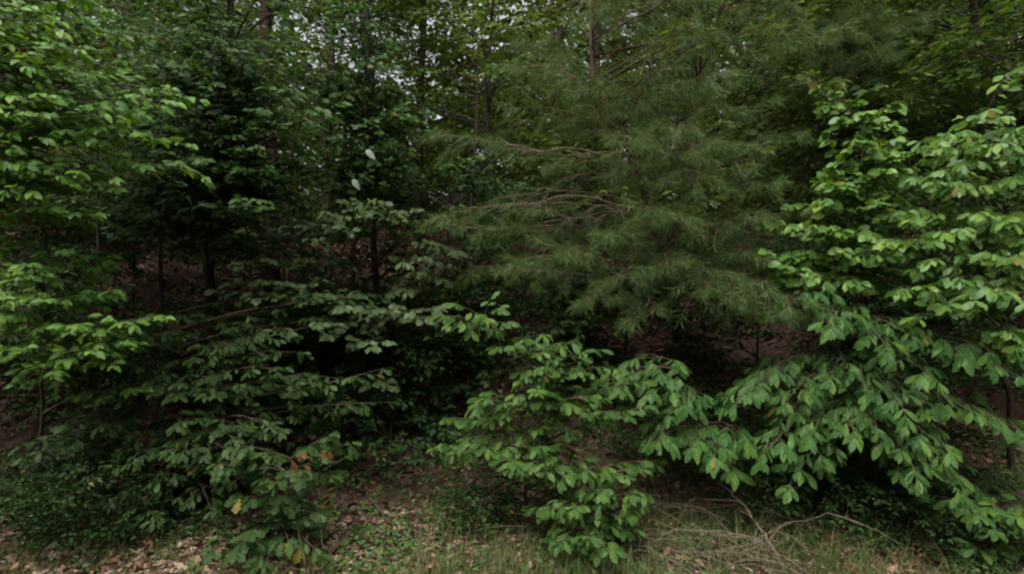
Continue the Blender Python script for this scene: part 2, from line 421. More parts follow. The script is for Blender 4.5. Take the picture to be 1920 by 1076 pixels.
plant('beech_shrub', 'wide dark shrub with flat leafy layers in the lower left', 'shrub', (360, 6.0),
      [(350, 800, 5.9), (340, 680, 5.8), (330, 580, 5.8)],
      [(500, 690, 5.2), (605, 705, 5.4), (390, 665, 5.3), (290, 625, 5.2), (490, 790, 4.9), (430, 815, 4.9), (250, 745, 5.1), (85, 825, 4.7), (160, 795, 4.9), (340, 790, 4.9),
       (410, 880, 4.9), (310, 890, 5.0), (230, 930, 5.0), (550, 660, 5.5), (440, 720, 5.2), (330, 720, 5.1), (200, 690, 5.2), (260, 850, 4.9), (390, 940, 4.9), (300, 960, 4.9),
       (350, 840, 4.8), (560, 720, 5.3), (460, 640, 5.4), (220, 600, 5.5), (590, 600, 5.9), (350, 590, 5.7), (480, 600, 5.9)],
      'beech', 'obovate', 300, None, r=.028, comp=2, cj=(70, 50, .35), rise=.2, arch=.07, leaf=.098, gap=.055, tw_gap=.12, tw_len=.33, reach=1.0, droop=.45, tilt=.6)
plant('oak_shrub', 'low oak seedling shrub with lobed leaves at the bottom left', 'shrub', (530, 5.0),
      [(540, 950, 4.9), (545, 860, 4.8)],
      [(600, 825, 4.7), (480, 855, 4.6), (430, 870, 4.6), (560, 880, 4.6), (530, 940, 4.6), (480, 990, 4.5), (585, 960, 4.6), (450, 1030, 4.4), (590, 1030, 4.4), (540, 1010, 4.4),
       (520, 900, 4.5), (610, 890, 4.7), (470, 930, 4.6), (500, 1050, 4.3)],
      'oak', 'oak', 220, None, r=.012, rise=.35, leaf=.11, gap=.065, tw_gap=.13, tw_len=.18, reach=.55, droop=.5, tilt=.75, stem_name='stem')
plant('centre_sapling', 'fresh green sapling with an upright leader standing in the centre', 'sapling', (985, 5.1),
      [(980, 850, 5.05), (975, 720, 5.0), (945, 650, 5.0), (908, 598, 5.0)],
      [(865, 608, 4.9), (912, 598, 4.8), (960, 650, 4.8), (1050, 645, 4.8), (1060, 700, 4.7), (1160, 770, 4.6), (1095, 745, 4.6), (930, 745, 4.8), (905, 760, 4.8), (1010, 690, 4.7),
       (870, 845, 4.7), (960, 865, 4.6), (1050, 885, 4.5), (1120, 875, 4.5), (1000, 805, 4.8), (1110, 690, 4.8), (1020, 740, 4.7), (890, 820, 4.9), (1010, 865, 4.6)],
      'sapling', 'obovate', 300, None, r=.014, comp=2, cj=(35, 24, .25), rise=.30, arch=.09, leaf=.11, gap=.055, tw_gap=.11, tw_len=.21, reach=.65, droop=.5, tilt=.6, stem_name='stem')
plant('low_sapling', 'low leafy sapling bowing to the ground below the centre sapling', 'sapling', (1090, 4.75),
      [(1085, 980, 4.7), (1080, 900, 4.65)],
      [(1190, 925, 4.4), (1155, 965, 4.35), (1100, 1005, 4.3), (1080, 945, 4.4), (1135, 1025, 4.25), (1185, 880, 4.5), (1040, 950, 4.4), (1120, 920, 4.4), (1060, 1010, 4.3)],
      'sapling', 'obovate', 160, None, r=.011, comp=2, cj=(28, 22, .15), rise=.35, leaf=.105, gap=.055, tw_gap=.11, tw_len=.17, reach=.5, droop=.5, tilt=.5, stem_name='stem')
plant('hickory_shrub', 'big right shrub with drooping clusters of large oblong leaves', 'shrub', (1570, 5.9),
      [(1570, 800, 5.8), (1580, 620, 5.7), (1590, 480, 5.7)],
      [(1480, 745, 4.8), (1390, 740, 4.9), (1510, 865, 4.6), (1440, 840, 4.7), (1600, 800, 4.6), (1710, 870, 4.4),
       (1640, 790, 4.6), (1760, 830, 4.4), (1740, 700, 4.6), (1655, 640, 4.7), (1560, 605, 4.8), (1490, 565, 5.0), (1700, 625, 4.7), (1820, 770, 4.4), (1880, 690, 4.4), 
       (1560, 700, 4.8), (1620, 720, 4.7), (1690, 760, 4.5), (1830, 660, 4.6), (1530, 800, 4.7), (1900, 800, 4.3), (1780, 900, 4.3), (1430, 700, 5.1)],
      'hickory', 'oblong', 300, None, r=.035, rise=-.05, arch=.20, cj=(30, 20, .2), leaf=.142, tw_gap=.105, tw_len=.28, reach=.8, droop=.55, tilt=.65, mode='whorl')
plant('hickory_sapling', 'smaller large leaved sapling between the centre sapling and the big right shrub', 'sapling', (1330, 5.9),
      [(1325, 880, 5.7), (1310, 760, 5.5), (1290, 690, 5.4)],
      [(1195, 700, 5.0), (1290, 750, 4.9), (1340, 845, 4.7), (1240, 820, 4.8), (1120, 720, 5.0), (1300, 825, 4.8), (1390, 815, 4.8), (1230, 730, 5.0), (1160, 690, 5.2)],
      'hickory', 'oblong', 200, None, r=.016, rise=.15, arch=.16, cj=(25, 18, .15), leaf=.15, tw_gap=.13, tw_len=.22, reach=.6, droop=.6, tilt=.65, mode='whorl', stem_name='stem')
plant('maple_sapling', 'bright yellow green sapling with a rounded leafy top at the right', 'sapling', (1625, 6.3),
      [(1620, 600, 6.1), (1615, 400, 5.9), (1615, 230, 5.8)],
      [(1565, 255, 5.5), (1620, 215, 5.5), (1680, 290, 5.4), (1650, 325, 5.3), (1580, 310, 5.4), (1610, 270, 5.3), (1545, 380, 5.3), (1500, 425, 5.3), (1620, 440, 5.2), (1690, 400, 5.2),
       (1450, 475, 5.3), (1580, 470, 5.2), (1600, 525, 5.1), (1670, 480, 5.1), (1530, 520, 5.2), (1640, 380, 5.2), (1590, 225, 5.5), (1660, 240, 5.4), (1570, 345, 5.3), (1480, 500, 5.2), (1560, 430, 5.2)],
      'limegreen', 'round', 260, None, r=.022, rise=.35, leaf=.115, gap=.06, tw_gap=.12, tw_len=.20, reach=.6, droop=.5, tilt=.7)
plant('lime_tree', 'bright lime green tree with broad hanging sprays at the right edge', 'tree', (1900, 5.9),
      [(1880, 600, 5.7), (1860, 350, 5.5), (1850, 210, 5.5)],
      [(1780, 255, 5.0), (1850, 210, 5.0), (1900, 245, 4.9), (1765, 345, 4.9), (1900, 335, 4.8), (1840, 400, 4.7), (1720, 410, 4.9), (1760, 485, 4.7), (1900, 480, 4.5), (1830, 560, 4.5),
       (1810, 300, 4.9), (1730, 450, 4.9), (1850, 470, 4.6), (1780, 430, 4.7), (1920, 560, 4.4), (1700, 540, 4.8), (1780, 570, 4.6), (1880, 620, 4.5), (1930, 400, 4.5), (1720, 330, 5.2), (1870, 270, 4.8), (1800, 350, 4.8), (1880, 420, 4.6), (1800, 520, 4.6), (1740, 590, 4.7), (1860, 540, 4.5), (1910, 640, 4.4), (1680, 450, 5.0)],
      'limegreen', 'obovate', 280, None, r=.035, rise=.2, arch=.15, leaf=.125, gap=.065, tw_gap=.12, tw_len=.24, reach=.75, droop=.6, tilt=.7)
plant('verge_seedling', 'low seedling with green leaves in the lower right corner', 'seedling', (1880, 4.8),
      [(1870, 940, 4.7)],
      [(1840, 960, 4.4), (1900, 965, 4.35), (1790, 940, 4.6), (1870, 990, 4.3), (1930, 950, 4.4), (1760, 930, 4.7)],
      'sapling', 'obovate', 90, None, r=.008, rise=.3, leaf=.12, gap=.07, tw_gap=.13, tw_len=.18, reach=.5, droop=.45, tilt=.5, stem_name='stem')

# ---- choose the leaves that show: a coarse depth map over the frame
cell = 9
gw, gh = 1920 // cell + 1, 1076 // cell + 1
zb = np.full((gw, gh), 1e9)
def proj(c):
    d = c[:, 1]
    return 960 + c[:, 0] / d * F_PX, 538 - (c[:, 2] - CAM_Z) / d * F_PX, d
for p in NEAR:
    for br in p['branches']:
        _, tubes, pos, dirs, nrm, siz = br
        c = pos + dirs / (np.linalg.norm(dirs, axis=1)[:, None]) * siz[:, None] * .5
        px, py, d = proj(c)
        ok = (px > 0) & (px < 1919) & (py > 0) & (py < 1075)
        np.minimum.at(zb, ((px[ok] // cell).astype(int), (py[ok] // cell).astype(int)), d[ok])

for p in NEAR:
    e = thing(p['name'], p['label'], p['cat'], p['base'], p['group'])
    st = p['stem']; r = p['r']
    rad = np.interp(st[:, 2], [st[0, 2], st[-1, 2]], [r, r * .25]); rad[0] *= 1.3
    V, Fq = tube(st - p['base'], rad, 8)
    link(p['stem_name'], mk(p['stem_name'], V, Fq, M[p['bark']]), e)
    allp, allm, owner, score = [], [], [], []
    for bi, br in enumerate(p['branches']):
        a, tubes, pos, dirs, nrm, siz = br
        mats = frames(dirs, nrm, siz)
        c = pos + mats[:, :, 0] * .5
        px, py, d = proj(c)
        inn = (px > -10) & (px < 1930) & (py > -10) & (py < 1086)
        zc = zb[np.clip(px // cell, 0, gw - 1).astype(int), np.clip(py // cell, 0, gh - 1).astype(int)]
        vis = inn & (d < zc + .06)
        s = siz / d * (np.where(vis, 1.0, .25)) * np.where(inn, 1, 0)
        allp.append(pos); allm.append(mats); owner.append(np.full(len(pos), bi)); score.append(s)
    allp = np.concatenate(allp); allm = np.concatenate(allm); owner = np.concatenate(owner); score = np.concatenate(score)
    order = np.argsort(-score); single = np.zeros(len(allp), bool); single[order[:p['n']]] = True
    single &= score > 0
    lm = M[p['mat']]
    tplm = mk('leaf', *TPL[p['tpl']], lm)
    for bi, br in enumerate(p['branches']):
        a, tubes = br[0], br[1]
        V, Fq = join([tube(t[0] - a, t[1], 3 if q else 5) for q, t in enumerate(tubes)])
        bo = link('branch', mk('branch', V, Fq, M['twig']), e, a - p['base'])
        for k in np.nonzero(single & (owner == bi))[0]:
            m4 = np.eye(4); m4[:3, :3] = allm[k]; m4[:3, 3] = allp[k] - a
            o = bpy.data.objects.new('leaf', tplm); COL.objects.link(o); o.parent = bo
            o.matrix_basis = Matrix(m4.tolist())
    rest = ~single
    if rest.any():
        o = link('foliage', leaves_mesh('foliage', p['tpl'] + ('' if p['tpl'] == 'oak' else '_low'), allp[rest] - p['base'], allm[rest], lm), e)
        o['kind'] = 'stuff'
    p['empty'] = e

# ------------------------------------------------------------------ orange dead leaves on the oak shrub, pale turned leaves on the dogwood
def hang_leaves(owner, spots, tpl, mat, size, label, down=.6):
    e = next(p['empty'] for p in NEAR if p['name'] == owner)
    b = np.array(e.location)
    me = mk('leaf', *TPL[tpl], mat)
    for px, py, d, ang in spots:
        w = P(px, py, d)
        dirv = np.array([[math.cos(ang), -.25, math.sin(ang)]])
        m3 = frames(dirv, np.array([[.2 * rng.standard_normal(), -1, .5]]), [size * rng.uniform(.8, 1.1)])[0]
        m4 = np.eye(4); m4[:3, :3] = m3; m4[:3, 3] = w - b
        o = bpy.data.objects.new('leaf', me); COL.objects.link(o); o.parent = e; o.matrix_basis = Matrix(m4.tolist()); o['label'] = label
hang_leaves('oak_shrub', [(548, 862, 4.42, -1.2), (565, 852, 4.40, -2.0), (572, 872, 4.42, -.6), (556, 880, 4.44, -2.6), (600, 850, 4.42, -.3), (618, 845, 4.42, -1.3), (580, 858, 4.45, 2.6), (545, 875, 4.45, .3)],
            'oak', M['dead_leaf'], .065, 'withered orange leaf')
hang_leaves('dogwood_tree', [(662, 336, 5.75, -1.0), (686, 281, 5.75, -.75)], 'ovate', M['pale_leaf'], .14, 'leaf turned to show its pale underside')
_e = next(p['empty'] for p in NEAR if p['name'] == 'dogwood_tree'); _b = np.array(_e.location)
for _q in [(662, 336, 5.75), (686, 281, 5.75)]:
    link('twig', mk('twig', *tube(curve(P(672, 332, 6.5), P(*_q), .12) - _b, np.linspace(.006, .002, 9), 5), M['twig']), _e)

# ------------------------------------------------------------------ pines
def needles(pts_dir, n_per, ln, w=.0026):
    """pts_dir: list of (p, d) shoots; needles spread round each"""
    p = np.array([q[0] for q in pts_dir]); d = np.array([q[1] for q in pts_dir])
    p = np.repeat(p, n_per, 0); d = np.repeat(d, n_per, 0); N = len(p)
    r = rng.standard_normal((N, 3)); r -= (r * d).sum(1)[:, None] * d; r /= np.linalg.norm(r, axis=1)[:, None]
    nd = d * rng.uniform(.45, 1.1, N)[:, None] + r * .7; nd[:, 2] -= .22
    nd /= np.linalg.norm(nd, axis=1)[:, None]
    L = ln * rng.uniform(.6, 1.15, N)
    s = np.cross(nd, rng.standard_normal((N, 3))); s /= np.linalg.norm(s, axis=1)[:, None]
    mid = p + nd * (L * .55)[:, None] + np.array([0, 0, -.01])
    tip = p + nd * L[:, None] + np.array([0, 0, -1.]) * (L * .10)[:, None]
    V = np.stack([p, mid + s * w * .55, tip, mid - s * w * .55], 1)
    k = np.arange(N)[:, None] * 4
    T = np.concatenate([k + np.array([[0, 1, 3]]), k + np.array([[3, 1, 2]])], 0)
    return V.reshape(-1, 3), T

def pine(name, label, base, stem, tips, r, ln=.15, nper=22, fill=0, fill_box=None, group='pines', w=.0026, thin=0):
    bx = (base[0] - 960) / F_PX * base[1]; by = base[1]
    b = np.array([bx, by, float(ground_z(bx, by)) - .05])
    sp = np.array([b] + [P(*s) for s in stem])
    t = np.linspace(0, len(sp) - 1, 6 * len(sp)); spd = np.stack([np.interp(t, np.arange(len(sp)), sp[:, c]) for c in range(3)], 1)
    e = thing(name, label, 'pine tree', b, group)
    V, Fq = tube(spd - b, np.interp(spd[:, 2], [b[2], spd[-1, 2]], [r, r * .3]), 8)
    link('trunk', mk('trunk', V, Fq, M['pinebark']), e)
    tl = [P(*q) for q in tips]
    for q in range(fill):
        x0, y0, x1, y1, d0, d1 = fill_box
        tl.append(P(rng.uniform(x0, x1), rng.uniform(y0, y1), rng.uniform(d0, d1)))
    for tip in tl:
        if rng.random() < thin: continue
        hz = tip[2] + rng.uniform(-.15, .35) - .1 * math.hypot(tip[0] - spd[-1, 0], tip[1] - spd[-1, 1])
        hz = min(max(hz, b[2] + .5), spd[-1, 2])
        a = stem_point(spd, hz)
        path = curve(a, tip, .10, 11, .05)
        L = np.linalg.norm(tip - a)
        tubes = [(path, np.linspace(.008 + .005 * L, .003, 11))]
        shoots = []
        cum = np.linspace(0, 1, 11)
        def at(s): return np.array([np.interp(s, cum, path[:, k]) for k in range(3)])
        t0 = max(.25, 1 - 1.5 / L)
        nt = max(7, int(L * (1 - t0) / .10))
        sd_ = 1
        for s in np.linspace(t0, .98, nt):
            T = unit(at(min(1, s + .05)) - at(s - .05))
            d = rot_about(T, UP, sd_ * rng.uniform(.45, 1.0)); d[2] += rng.normal(.02, .28); d = unit(d)
            tl_ = rng.uniform(.2, .62) * (1.15 - .5 * s)
            pts = [at(s)]; dd = d
            for q in range(5):
                dd = unit(dd + rng.standard_normal(3) * .09 + np.array([0, 0, rng.normal(-.07, .08)])); pts.append(pts[-1] + dd * tl_ / 5)
                if q >= 1:
                    for u in range(3): shoots.append((pts[-1] - dd * tl_ / 15 * u, dd))
                if q in (1, 2) and rng.random() < .6:
                    d3 = unit(rot_about(dd, UP, rng.choice([-1, 1]) * .8) + np.array([0, 0, rng.normal(0, .2)])); p3 = pts[-1]; pp = [p3]
                    for z in range(3):
                        p3 = p3 + d3 * tl_ * .13; pp.append(p3); shoots.append((p3, d3)); shoots.append((p3 - d3 * tl_ * .06, d3))
                    tubes.append((np.array(pp), np.full(4, .002)))
            tubes.append((np.array(pts), np.linspace(.004, .002, 6)))
            sd_ = -sd_
        T = unit(path[-1] - path[-2])
        for u in range(6): shoots.append((path[-1] - T * .04 * u, T))
        V, Fq = join([tube(q[0] - a, q[1], 3) for q in tubes])
        bo = link('branch', mk('branch', V, Fq, M['pinetwig']), e, a - b)
        V, Ft = needles(shoots, 1 if rng.random() < .16 else nper, ln, w)
        o = link('needles', mk('needles', V - a, Ft, M['needle'], smooth=False), bo); o['kind'] = 'stuff'
    return e

pine('pine_tree', 'soft needled pine spreading over the centre with drooping boughs', (1270, 7.8),
     [(1250, 520, 7.4), (1180, 260, 7.1), (1112, 150, 6.9), (1108, 20, 6.9), (1100, -300, 7.0)],
     [(1475, 560, 5.3), (1400, 590, 5.2), (1300, 560, 5.3), (1205, 590, 5.4), (1050, 475, 5.5), (950, 505, 5.7), (1130, 440, 5.2), (1000, 385, 5.6), (860, 335, 6.0),
      (1350, 430, 5.4), (1455, 345, 5.5), (1500, 250, 5.8), (1400, 205, 5.5), (1250, 285, 5.2), (1150, 310, 5.3), (1050, 255, 5.4), (960, 205, 5.7), (900, 120, 6.0), (1000, 85, 5.6),
      (1180, 40, 5.4), (1280, 135, 5.3), (1400, 470, 5.3), (1250, 500, 5.2), (1100, 560, 5.5), (1320, 330, 5.2), (1220, 390, 5.2), (900, 430, 6.0), (1010, 540, 5.8),
      (1340, 40, 5.4), (1070, 380, 5.5), (1200, 180, 5.3), (1460, 110, 5.7), (930, 280, 5.9), (1100, 160, 5.6), (1300, 230, 5.2), (1420, 300, 5.4), (1520, 400, 5.6), (1480, 180, 5.5), (1540, 60, 5.6), (1380, 130, 5.2), (1440, 250, 5.2), (1360, 270, 5.1), (1500, 320, 5.4), (1280, 400, 5.1), (1420, 400, 5.2), (1340, 510, 5.1), (1160, 510, 5.3), (1080, 320, 5.3), (1190, 250, 5.1), (1240, 90, 5.2), (1020, 170, 5.5), (850, 400, 6.1), (880, 500, 6.1), (1440, 530, 5.1), (1300, 575, 5.0), (1385, 600, 5.0), (1465, 585, 5.0), (1420, 550, 4.9), (1340, 545, 5.0), (1500, 560, 5.0), (1240, 560, 5.1), (1160, 600, 5.2)],
     .06, .13, 6, fill=40, fill_box=(800, -120, 1640, 520, 5.3, 7.0), w=.0040, thin=.27)
pine('pine_tree', 'taller pine rising behind the maple sapling at the upper right', (1640, 9.5),
     [(1620, 300, 9.3), (1600, 0, 9.2), (1600, -500, 9.2)],
     [(1600, 115, 7.4), (1700, 45, 7.6), (1550, 35, 7.4), (1650, 90, 7.3), (1500, 150, 7.6), (1740, 120, 7.9), (1560, 180, 7.7), (1680, 170, 7.6), (1450, 30, 7.6), (1780, 20, 8.0), (1620, 20, 7.3), (1540, 100, 7.4)],
     .09, .16, 8, fill=26, fill_box=(1380, -200, 1850, 220, 7.2, 9.5), w=.0045)

# ------------------------------------------------------------------ wood behind: prototypes of leafy sprays, set round each crown
PROTO = []
for q in range(6):
    L = 1.1
    pth = curve(np.zeros(3), np.array([L, 0, -.08]), .10)
    _, pos, dirs, nrm, siz = spray(pth, leaf=.12, gap=.07, tw_gap=.12, tw_len=.5, t0=.1, droop=.35, tilt=.75)
    PROTO.append((pos, frames(dirs, nrm, siz)))

def far_tree(name, label, cat, px, d, z_lo, z_hi, rx, n, leafmat, r=.12, top=None, group='trees in the wood behind', lean=0., bark='bark', size=1.0, stem_name='trunk', mult=1.25, crown_name='crown'):
    bx = (px - 960) / F_PX * d
    b = np.array([bx, d, float(ground_z(bx, d)) - .1])
    top = top or z_hi * .95
    e = thing(name, label, cat, b, group)
    hs_ = np.linspace(0, top - b[2], 14)
    st = np.stack([lean * hs_ + .05 * np.sin(hs_ * .9 + px), .04 * np.sin(hs_ * .7 + d), hs_], 1)
    st[:, 0] -= lean * max(0, CAM_Z - b[2] + 2)
    rad = np.linspace(r, r * .35, 14); rad[0] *= 1.25
    V, Fq = tube(st, rad, 9)
    link(stem_name, mk(stem_name, V, Fq, M[bark]), e)
    P_, M_, tubes = [], [], []
    for q in range(int(n * mult)):
        z = rng.uniform(z_lo, z_hi) - b[2]
        u = (z + b[2] - z_lo) / (z_hi - z_lo)
        R = rx * (.35 + .65 * math.sin(math.pi * min(1, .15 + .85 * u))) * math.sqrt(rng.uniform(.05, 1))
        a = rng.uniform(0, 2 * math.pi)
        c = stem_point(st, z) if z < st[-1, 2] else st[-1]
        out = np.array([math.cos(a), math.sin(a), rng.uniform(-.15, .25)])
        s = size * rng.uniform(.75, 1.3)
        p0 = c + out * R; p0[2] = z
        X_ = unit(out + rng.standard_normal(3) * .15); Y_ = unit(np.cross(UP + rng.standard_normal(3) * .18, X_)); Z_ = np.cross(X_, Y_)
        Rm = np.stack([X_, Y_, Z_], 1)
        pos, mats = PROTO[rng.integers(len(PROTO))]
        P_.append(pos @ Rm.T * s + p0); M_.append(np.einsum('ij,njk->nik', Rm, mats) * s)
        a0 = stem_point(st, max(0.1, z - .35 * R - .1))
        tubes.append((curve(a0, p0 + X_ * s * .8, .1, 6), np.linspace(.008 + .008 * R, .004, 6) * (.35 if size < .7 else 1)))
    V, Fq = join([tube(*t, 3) for t in tubes])
    link('branches', mk('branches', V, Fq, M['bark']), e)
    o = link(crown_name, leaves_mesh('crown', 'far', np.concatenate(P_), np.concatenate(M_) * (1.25 if d > 9 else 1), M[leafmat]), e); o['kind'] = 'stuff'
    return e

FAR = [
    # px, depth, crown low, crown high, radius, sprays, material, trunk radius, lean, label
    (503, 9.5, 7.2, 10, 2.0, 50, 'forest', .17, 0, 'thick reddish trunk at the top, left of the sky gap', 'redbark'),
    (690, 13.5, 5.8, 12, 2.0, 40, 'forest', .17, 0, 'grey trunk at the top edge beside the first sky gap', 'bark'),
    (788, 12.0, 4.6, 11, 1.8, 40, 'forest_yellow', .12, .01, 'dark trunk crossing the pale sky gap at the top', 'bark'),
    (905, 10.5, 4.2, 10, 1.7, 60, 'forest_yellow', .06, .07, 'thin leaning dark trunk right of the sky gap', 'bark'),
    (60, 9.5, 3.4, 9, 2.4, 100, 'forest_hazy', .10, 0, 'dark trunk behind the light leaves at the left edge', 'bark'),
    (1315, 10.5, 3.4, 9.5, 2.8, 130, 'forest_yellow', .10, 0, 'yellow green tree behind the top of the pine', 'bark'),
    (1562, 12.0, 3.6, 11, 2.8, 110, 'forest', .11, .08, 'dark leaning trunk above the bright sapling', 'bark'),
    (1830, 9.5, 3.4, 9, 2.6, 130, 'forest', .13, 0, 'dark leafy tree filling the upper right corner', 'bark'),
    (1990, 8.0, 3.0, 8, 2.0, 100, 'forest', .12, 0, 'dark tree cut off by the right edge, behind the lime leaves', 'bark'),
    (250, 12.5, 3.8, 11, 2.8, 110, 'forest', .14, 0, 'dark tree deep behind the layered tree on the left', 'bark'),
    (-60, 12.0, 3.6, 11, 3.0, 110, 'forest_hazy', .16, 0, 'dark tree farthest back at the upper left corner', 'bark'),
    (620, 17.0, 4.4, 13, 3.0, 120, 'forest', .18, 0, 'far tree behind the rounded leaves left of the gap', 'bark'),
    (1120, 15.0, 4.0, 12, 3.4, 130, 'forest', .16, 0, 'far tree hidden behind the upper pine boughs', 'bark'),
    (850, 20.0, 4.6, 8.6, 2.8, 110, 'forest_yellow', .12, 0, 'low yellowish tree deep below the sky gap', 'bark'),
    (980, 22.0, 4.8, 10.5, 3.2, 130, 'forest_yellow', .12, 0, 'far pale tree seen between the gap and the pine', 'bark'),
    (1440, 17.0, 4.2, 13, 3.6, 150, 'forest', .18, 0, 'far tree behind the right half of the pine', 'bark'),
    (1700, 18.0, 4.4, 13, 4.0, 170, 'forest', .18, 0, 'far dark tree between the two bright right hand crowns', 'bark'),
    (400, 20.0, 4.6, 13, 3.8, 120, 'forest', .18, 0, 'far tree at the back of the dark upper left foliage', 'bark'),
]
for (px, d, lo, hi, rx, n, mt, r, ln, lab, bk) in FAR:
    far_tree('forest_tree', lab, 'tree', px, d, lo, hi, rx, n, mt, r, lean=ln, bark=bk)

UNDER = [
    (110, 7.6, 2.3, 3.9, 1.0, 40, 'dark understory bush between the two light plants at the left'),
    (245, 8.4, 2.9, 4.3, 1.0, 40, 'dark understory bush above the dark litter hollow on the left'),
    (560, 8.6, 2.7, 3.9, 1.0, 34, 'dark understory bush behind the flat pale layers'),
    (835, 8.2, 1.9, 3.9, 1.1, 60, 'dark understory bush left of the pine boughs'),
    (970, 7.4, 1.3, 2.5, .9, 44, 'dark understory bush just above the centre sapling leader'),
    (770, 7.2, 1.0, 2.1, .8, 40, 'dark understory bush low in the shadow at centre left'),
    (690, 8.2, 1.6, 2.3, .7, 20, 'dark understory bush behind the foot of the black stem'),
    (1420, 7.3, 1.2, 2.9, 1.0, 50, 'dark understory bush below the right pine boughs'),
    (1180, 7.3, 1.2, 2.6, .9, 46, 'dark understory bush under the middle of the pine'),
    (1740, 7.4, 1.7, 3.6, 1.1, 60, 'dark understory bush between the bright sapling and the lime tree'),
    (1930, 6.6, .9, 2.6, .9, 50, 'dark understory bush under the lime tree at the right edge'),
    (20, 6.8, 1.1, 2.4, .8, 40, 'dark understory bush low at the left edge'),
    (440, 7.4, 1.2, 2.1, .9, 40, 'dark understory bush between the layered tree and the wide shrub'),
    (190, 6.9, .9, 1.8, .8, 34, 'dark understory bush behind the left side of the wide shrub'),
    (600, 6.5, .7, 1.5, .6, 30, 'dark understory bush right behind the wide lower left shrub'),
    (740, 6.1, .45, .85, .5, 20, 'low green undergrowth bush in front of the shadow at centre'),
    (850, 5.6, .2, .6, .42, 14, 'low feathery green bush left of the centre sapling foot'),
    (1070, 6.1, .45, 1.15, .55, 26, 'low dark bush in shadow behind the centre sapling'),
    (1240, 6.3, .5, 1.2, .6, 28, 'low dark bush in shadow behind the smaller large leaved sapling'),
    (660, 6.9, .8, 1.3, .5, 18, 'low dark bush in the black shadow left of centre'),
    (1400, 5.9, .3, .9, .6, 30, 'low dark bush right of the smaller large leaved sapling'),
    (1640, 6.0, .4, 1.3, .7, 34, 'dark bush behind the hanging tips of the big right shrub'),
    (960, 5.5, .15, .5, .45, 18, 'low green bush at the foot of the centre sapling'),
    (50, 5.4, .15, .95, .55, 40, 'low dark shrub under the bright left edge leaves'),
    (205, 5.25, .12, .75, .5, 34, 'low dark shrub left of the wide lower left shrub'),
    (500, 8.7, 2.2, 3.5, .6, 24, 'dark understory bush hiding the foot of the reddish trunk'),
    (1550, 5.3, .12, .6, .5, 30, 'low leafy bush on the grass under the hanging large leaves'),
    (1720, 5.1, .1, .5, .5, 28, 'low leafy bush left of the corner seedling'),
    (160, 5.3, .15, .55, .5, 16, 'low green bush on the verge below the left shrub'),
    (1540, 5.9, .35, .8, .6, 20, 'low dark bush in shadow under the drooping large leaves'),
    (1700, 5.6, .25, .7, .6, 20, 'low dark bush at the foot of the lime tree'),
]
for px, d, hi, ln, lab in [(190, 6.7, 4.2, .02, 'thin grey sapling stem at the left end of the dark hollow'), (300, 9.0, 5.5, -.03, 'thin dark stem standing in the litter hollow on the left'),
                       (545, 9.4, 6, .04, 'thin dark stem between the layered tree and the pale layers'), (610, 8.9, 6, -.02, 'thin dark stem just left of the black dogwood stem'),
                       (885, 8.6, 6, .05, 'thin dark stem leaning right at the left side of the pine')]:
    far_tree('young_tree', lab, 'tree', px, d, hi * .75, hi, .6, 6, 'forest', .035, top=hi, group='thin young stems in the wood', lean=ln, size=.7)
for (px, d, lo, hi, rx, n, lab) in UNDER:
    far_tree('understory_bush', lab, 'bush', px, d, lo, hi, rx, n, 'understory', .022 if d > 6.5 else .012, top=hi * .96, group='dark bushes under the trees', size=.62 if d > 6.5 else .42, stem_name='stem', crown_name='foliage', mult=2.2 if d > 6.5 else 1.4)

# ------------------------------------------------------------------ far wood closing the view, with added shade trees behind the camera: one mass
P_, M_, tb = [], [], []
for q in range(92):
    d = rng.uniform(24, 44) if q < 60 else rng.uniform(19, 25); x = rng.uniform(-1.05, 1.05) * d; g = float(ground_z(x, d))
    h = rng.uniform(9, 15)
    if -.32 < x / d < -.03: h = rng.uniform(3, 5.5)
    elif q >= 60: h *= .9
    tb.append((np.array([(x, d, g - .2), (x + .1, d, g + h * .5), (x, d, g + h)]), np.array([.16, .13, .06])))
    for k in range(32):
        a = rng.uniform(0, 6.283); R = 2.8 * math.sqrt(rng.random()); s = 2.0 * rng.uniform(.8, 1.3)
        X_ = np.array([math.cos(a), math.sin(a), rng.uniform(-.2, .2)]); X_ = unit(X_); Y_ = unit(np.cross(UP + rng.standard_normal(3) * .3, X_)); Z_ = np.cross(X_, Y_)
        Rm = np.stack([X_, Y_, Z_], 1); pos, mats = PROTO[rng.integers(len(PROTO))]
        pos = pos[::2]; mats = mats[::2] * 1.6; P_.append(pos @ Rm.T * s + np.array([x, d, g + (.02 + .98 * rng.random() ** 1.3) * h]) + X_ * R); M_.append(np.einsum('ij,njk->nik', Rm, mats) * s)
for q in range(44):           # unseen trees added behind the camera to block low skylight
    x = rng.uniform(-26, 26); d = rng.uniform(-14, -8); g = -.05; h = rng.uniform(11, 16)
    tb.append((np.array([(x, d, g - .2), (x + .1, d, g + h * .5), (x, d, g + h)]), np.array([.16, .13, .06])))
    for k in range(24):
        a = rng.uniform(0, 6.283); R = 2.4 * math.sqrt(rng.random()); s = 3.0 * rng.uniform(.8, 1.3)
        X_ = unit(np.array([math.cos(a), math.sin(a), rng.uniform(-.2, .2)])); Y_ = unit(np.cross(UP + rng.standard_normal(3) * .3, X_)); Z_ = np.cross(X_, Y_)
        Rm = np.stack([X_, Y_, Z_], 1); pos, mats = PROTO[rng.integers(len(PROTO))]
        pos = pos[::2]; mats = mats[::2] * 1.4; P_.append(pos @ Rm.T * s + np.array([x, d, g + (.03 + .97 * rng.random()) * h]) + X_ * R); M_.append(np.einsum('ij,njk->nik', Rm, mats) * s)
fw = link('distant_wood_and_shade_trees', mk('distant_trunks', *join([tube(*t, 6) for t in tb]), M['bark']))
tag(fw, 'mass of distant trees closing the view, plus unseen shade trees added behind the camera', 'wood', kind='stuff')
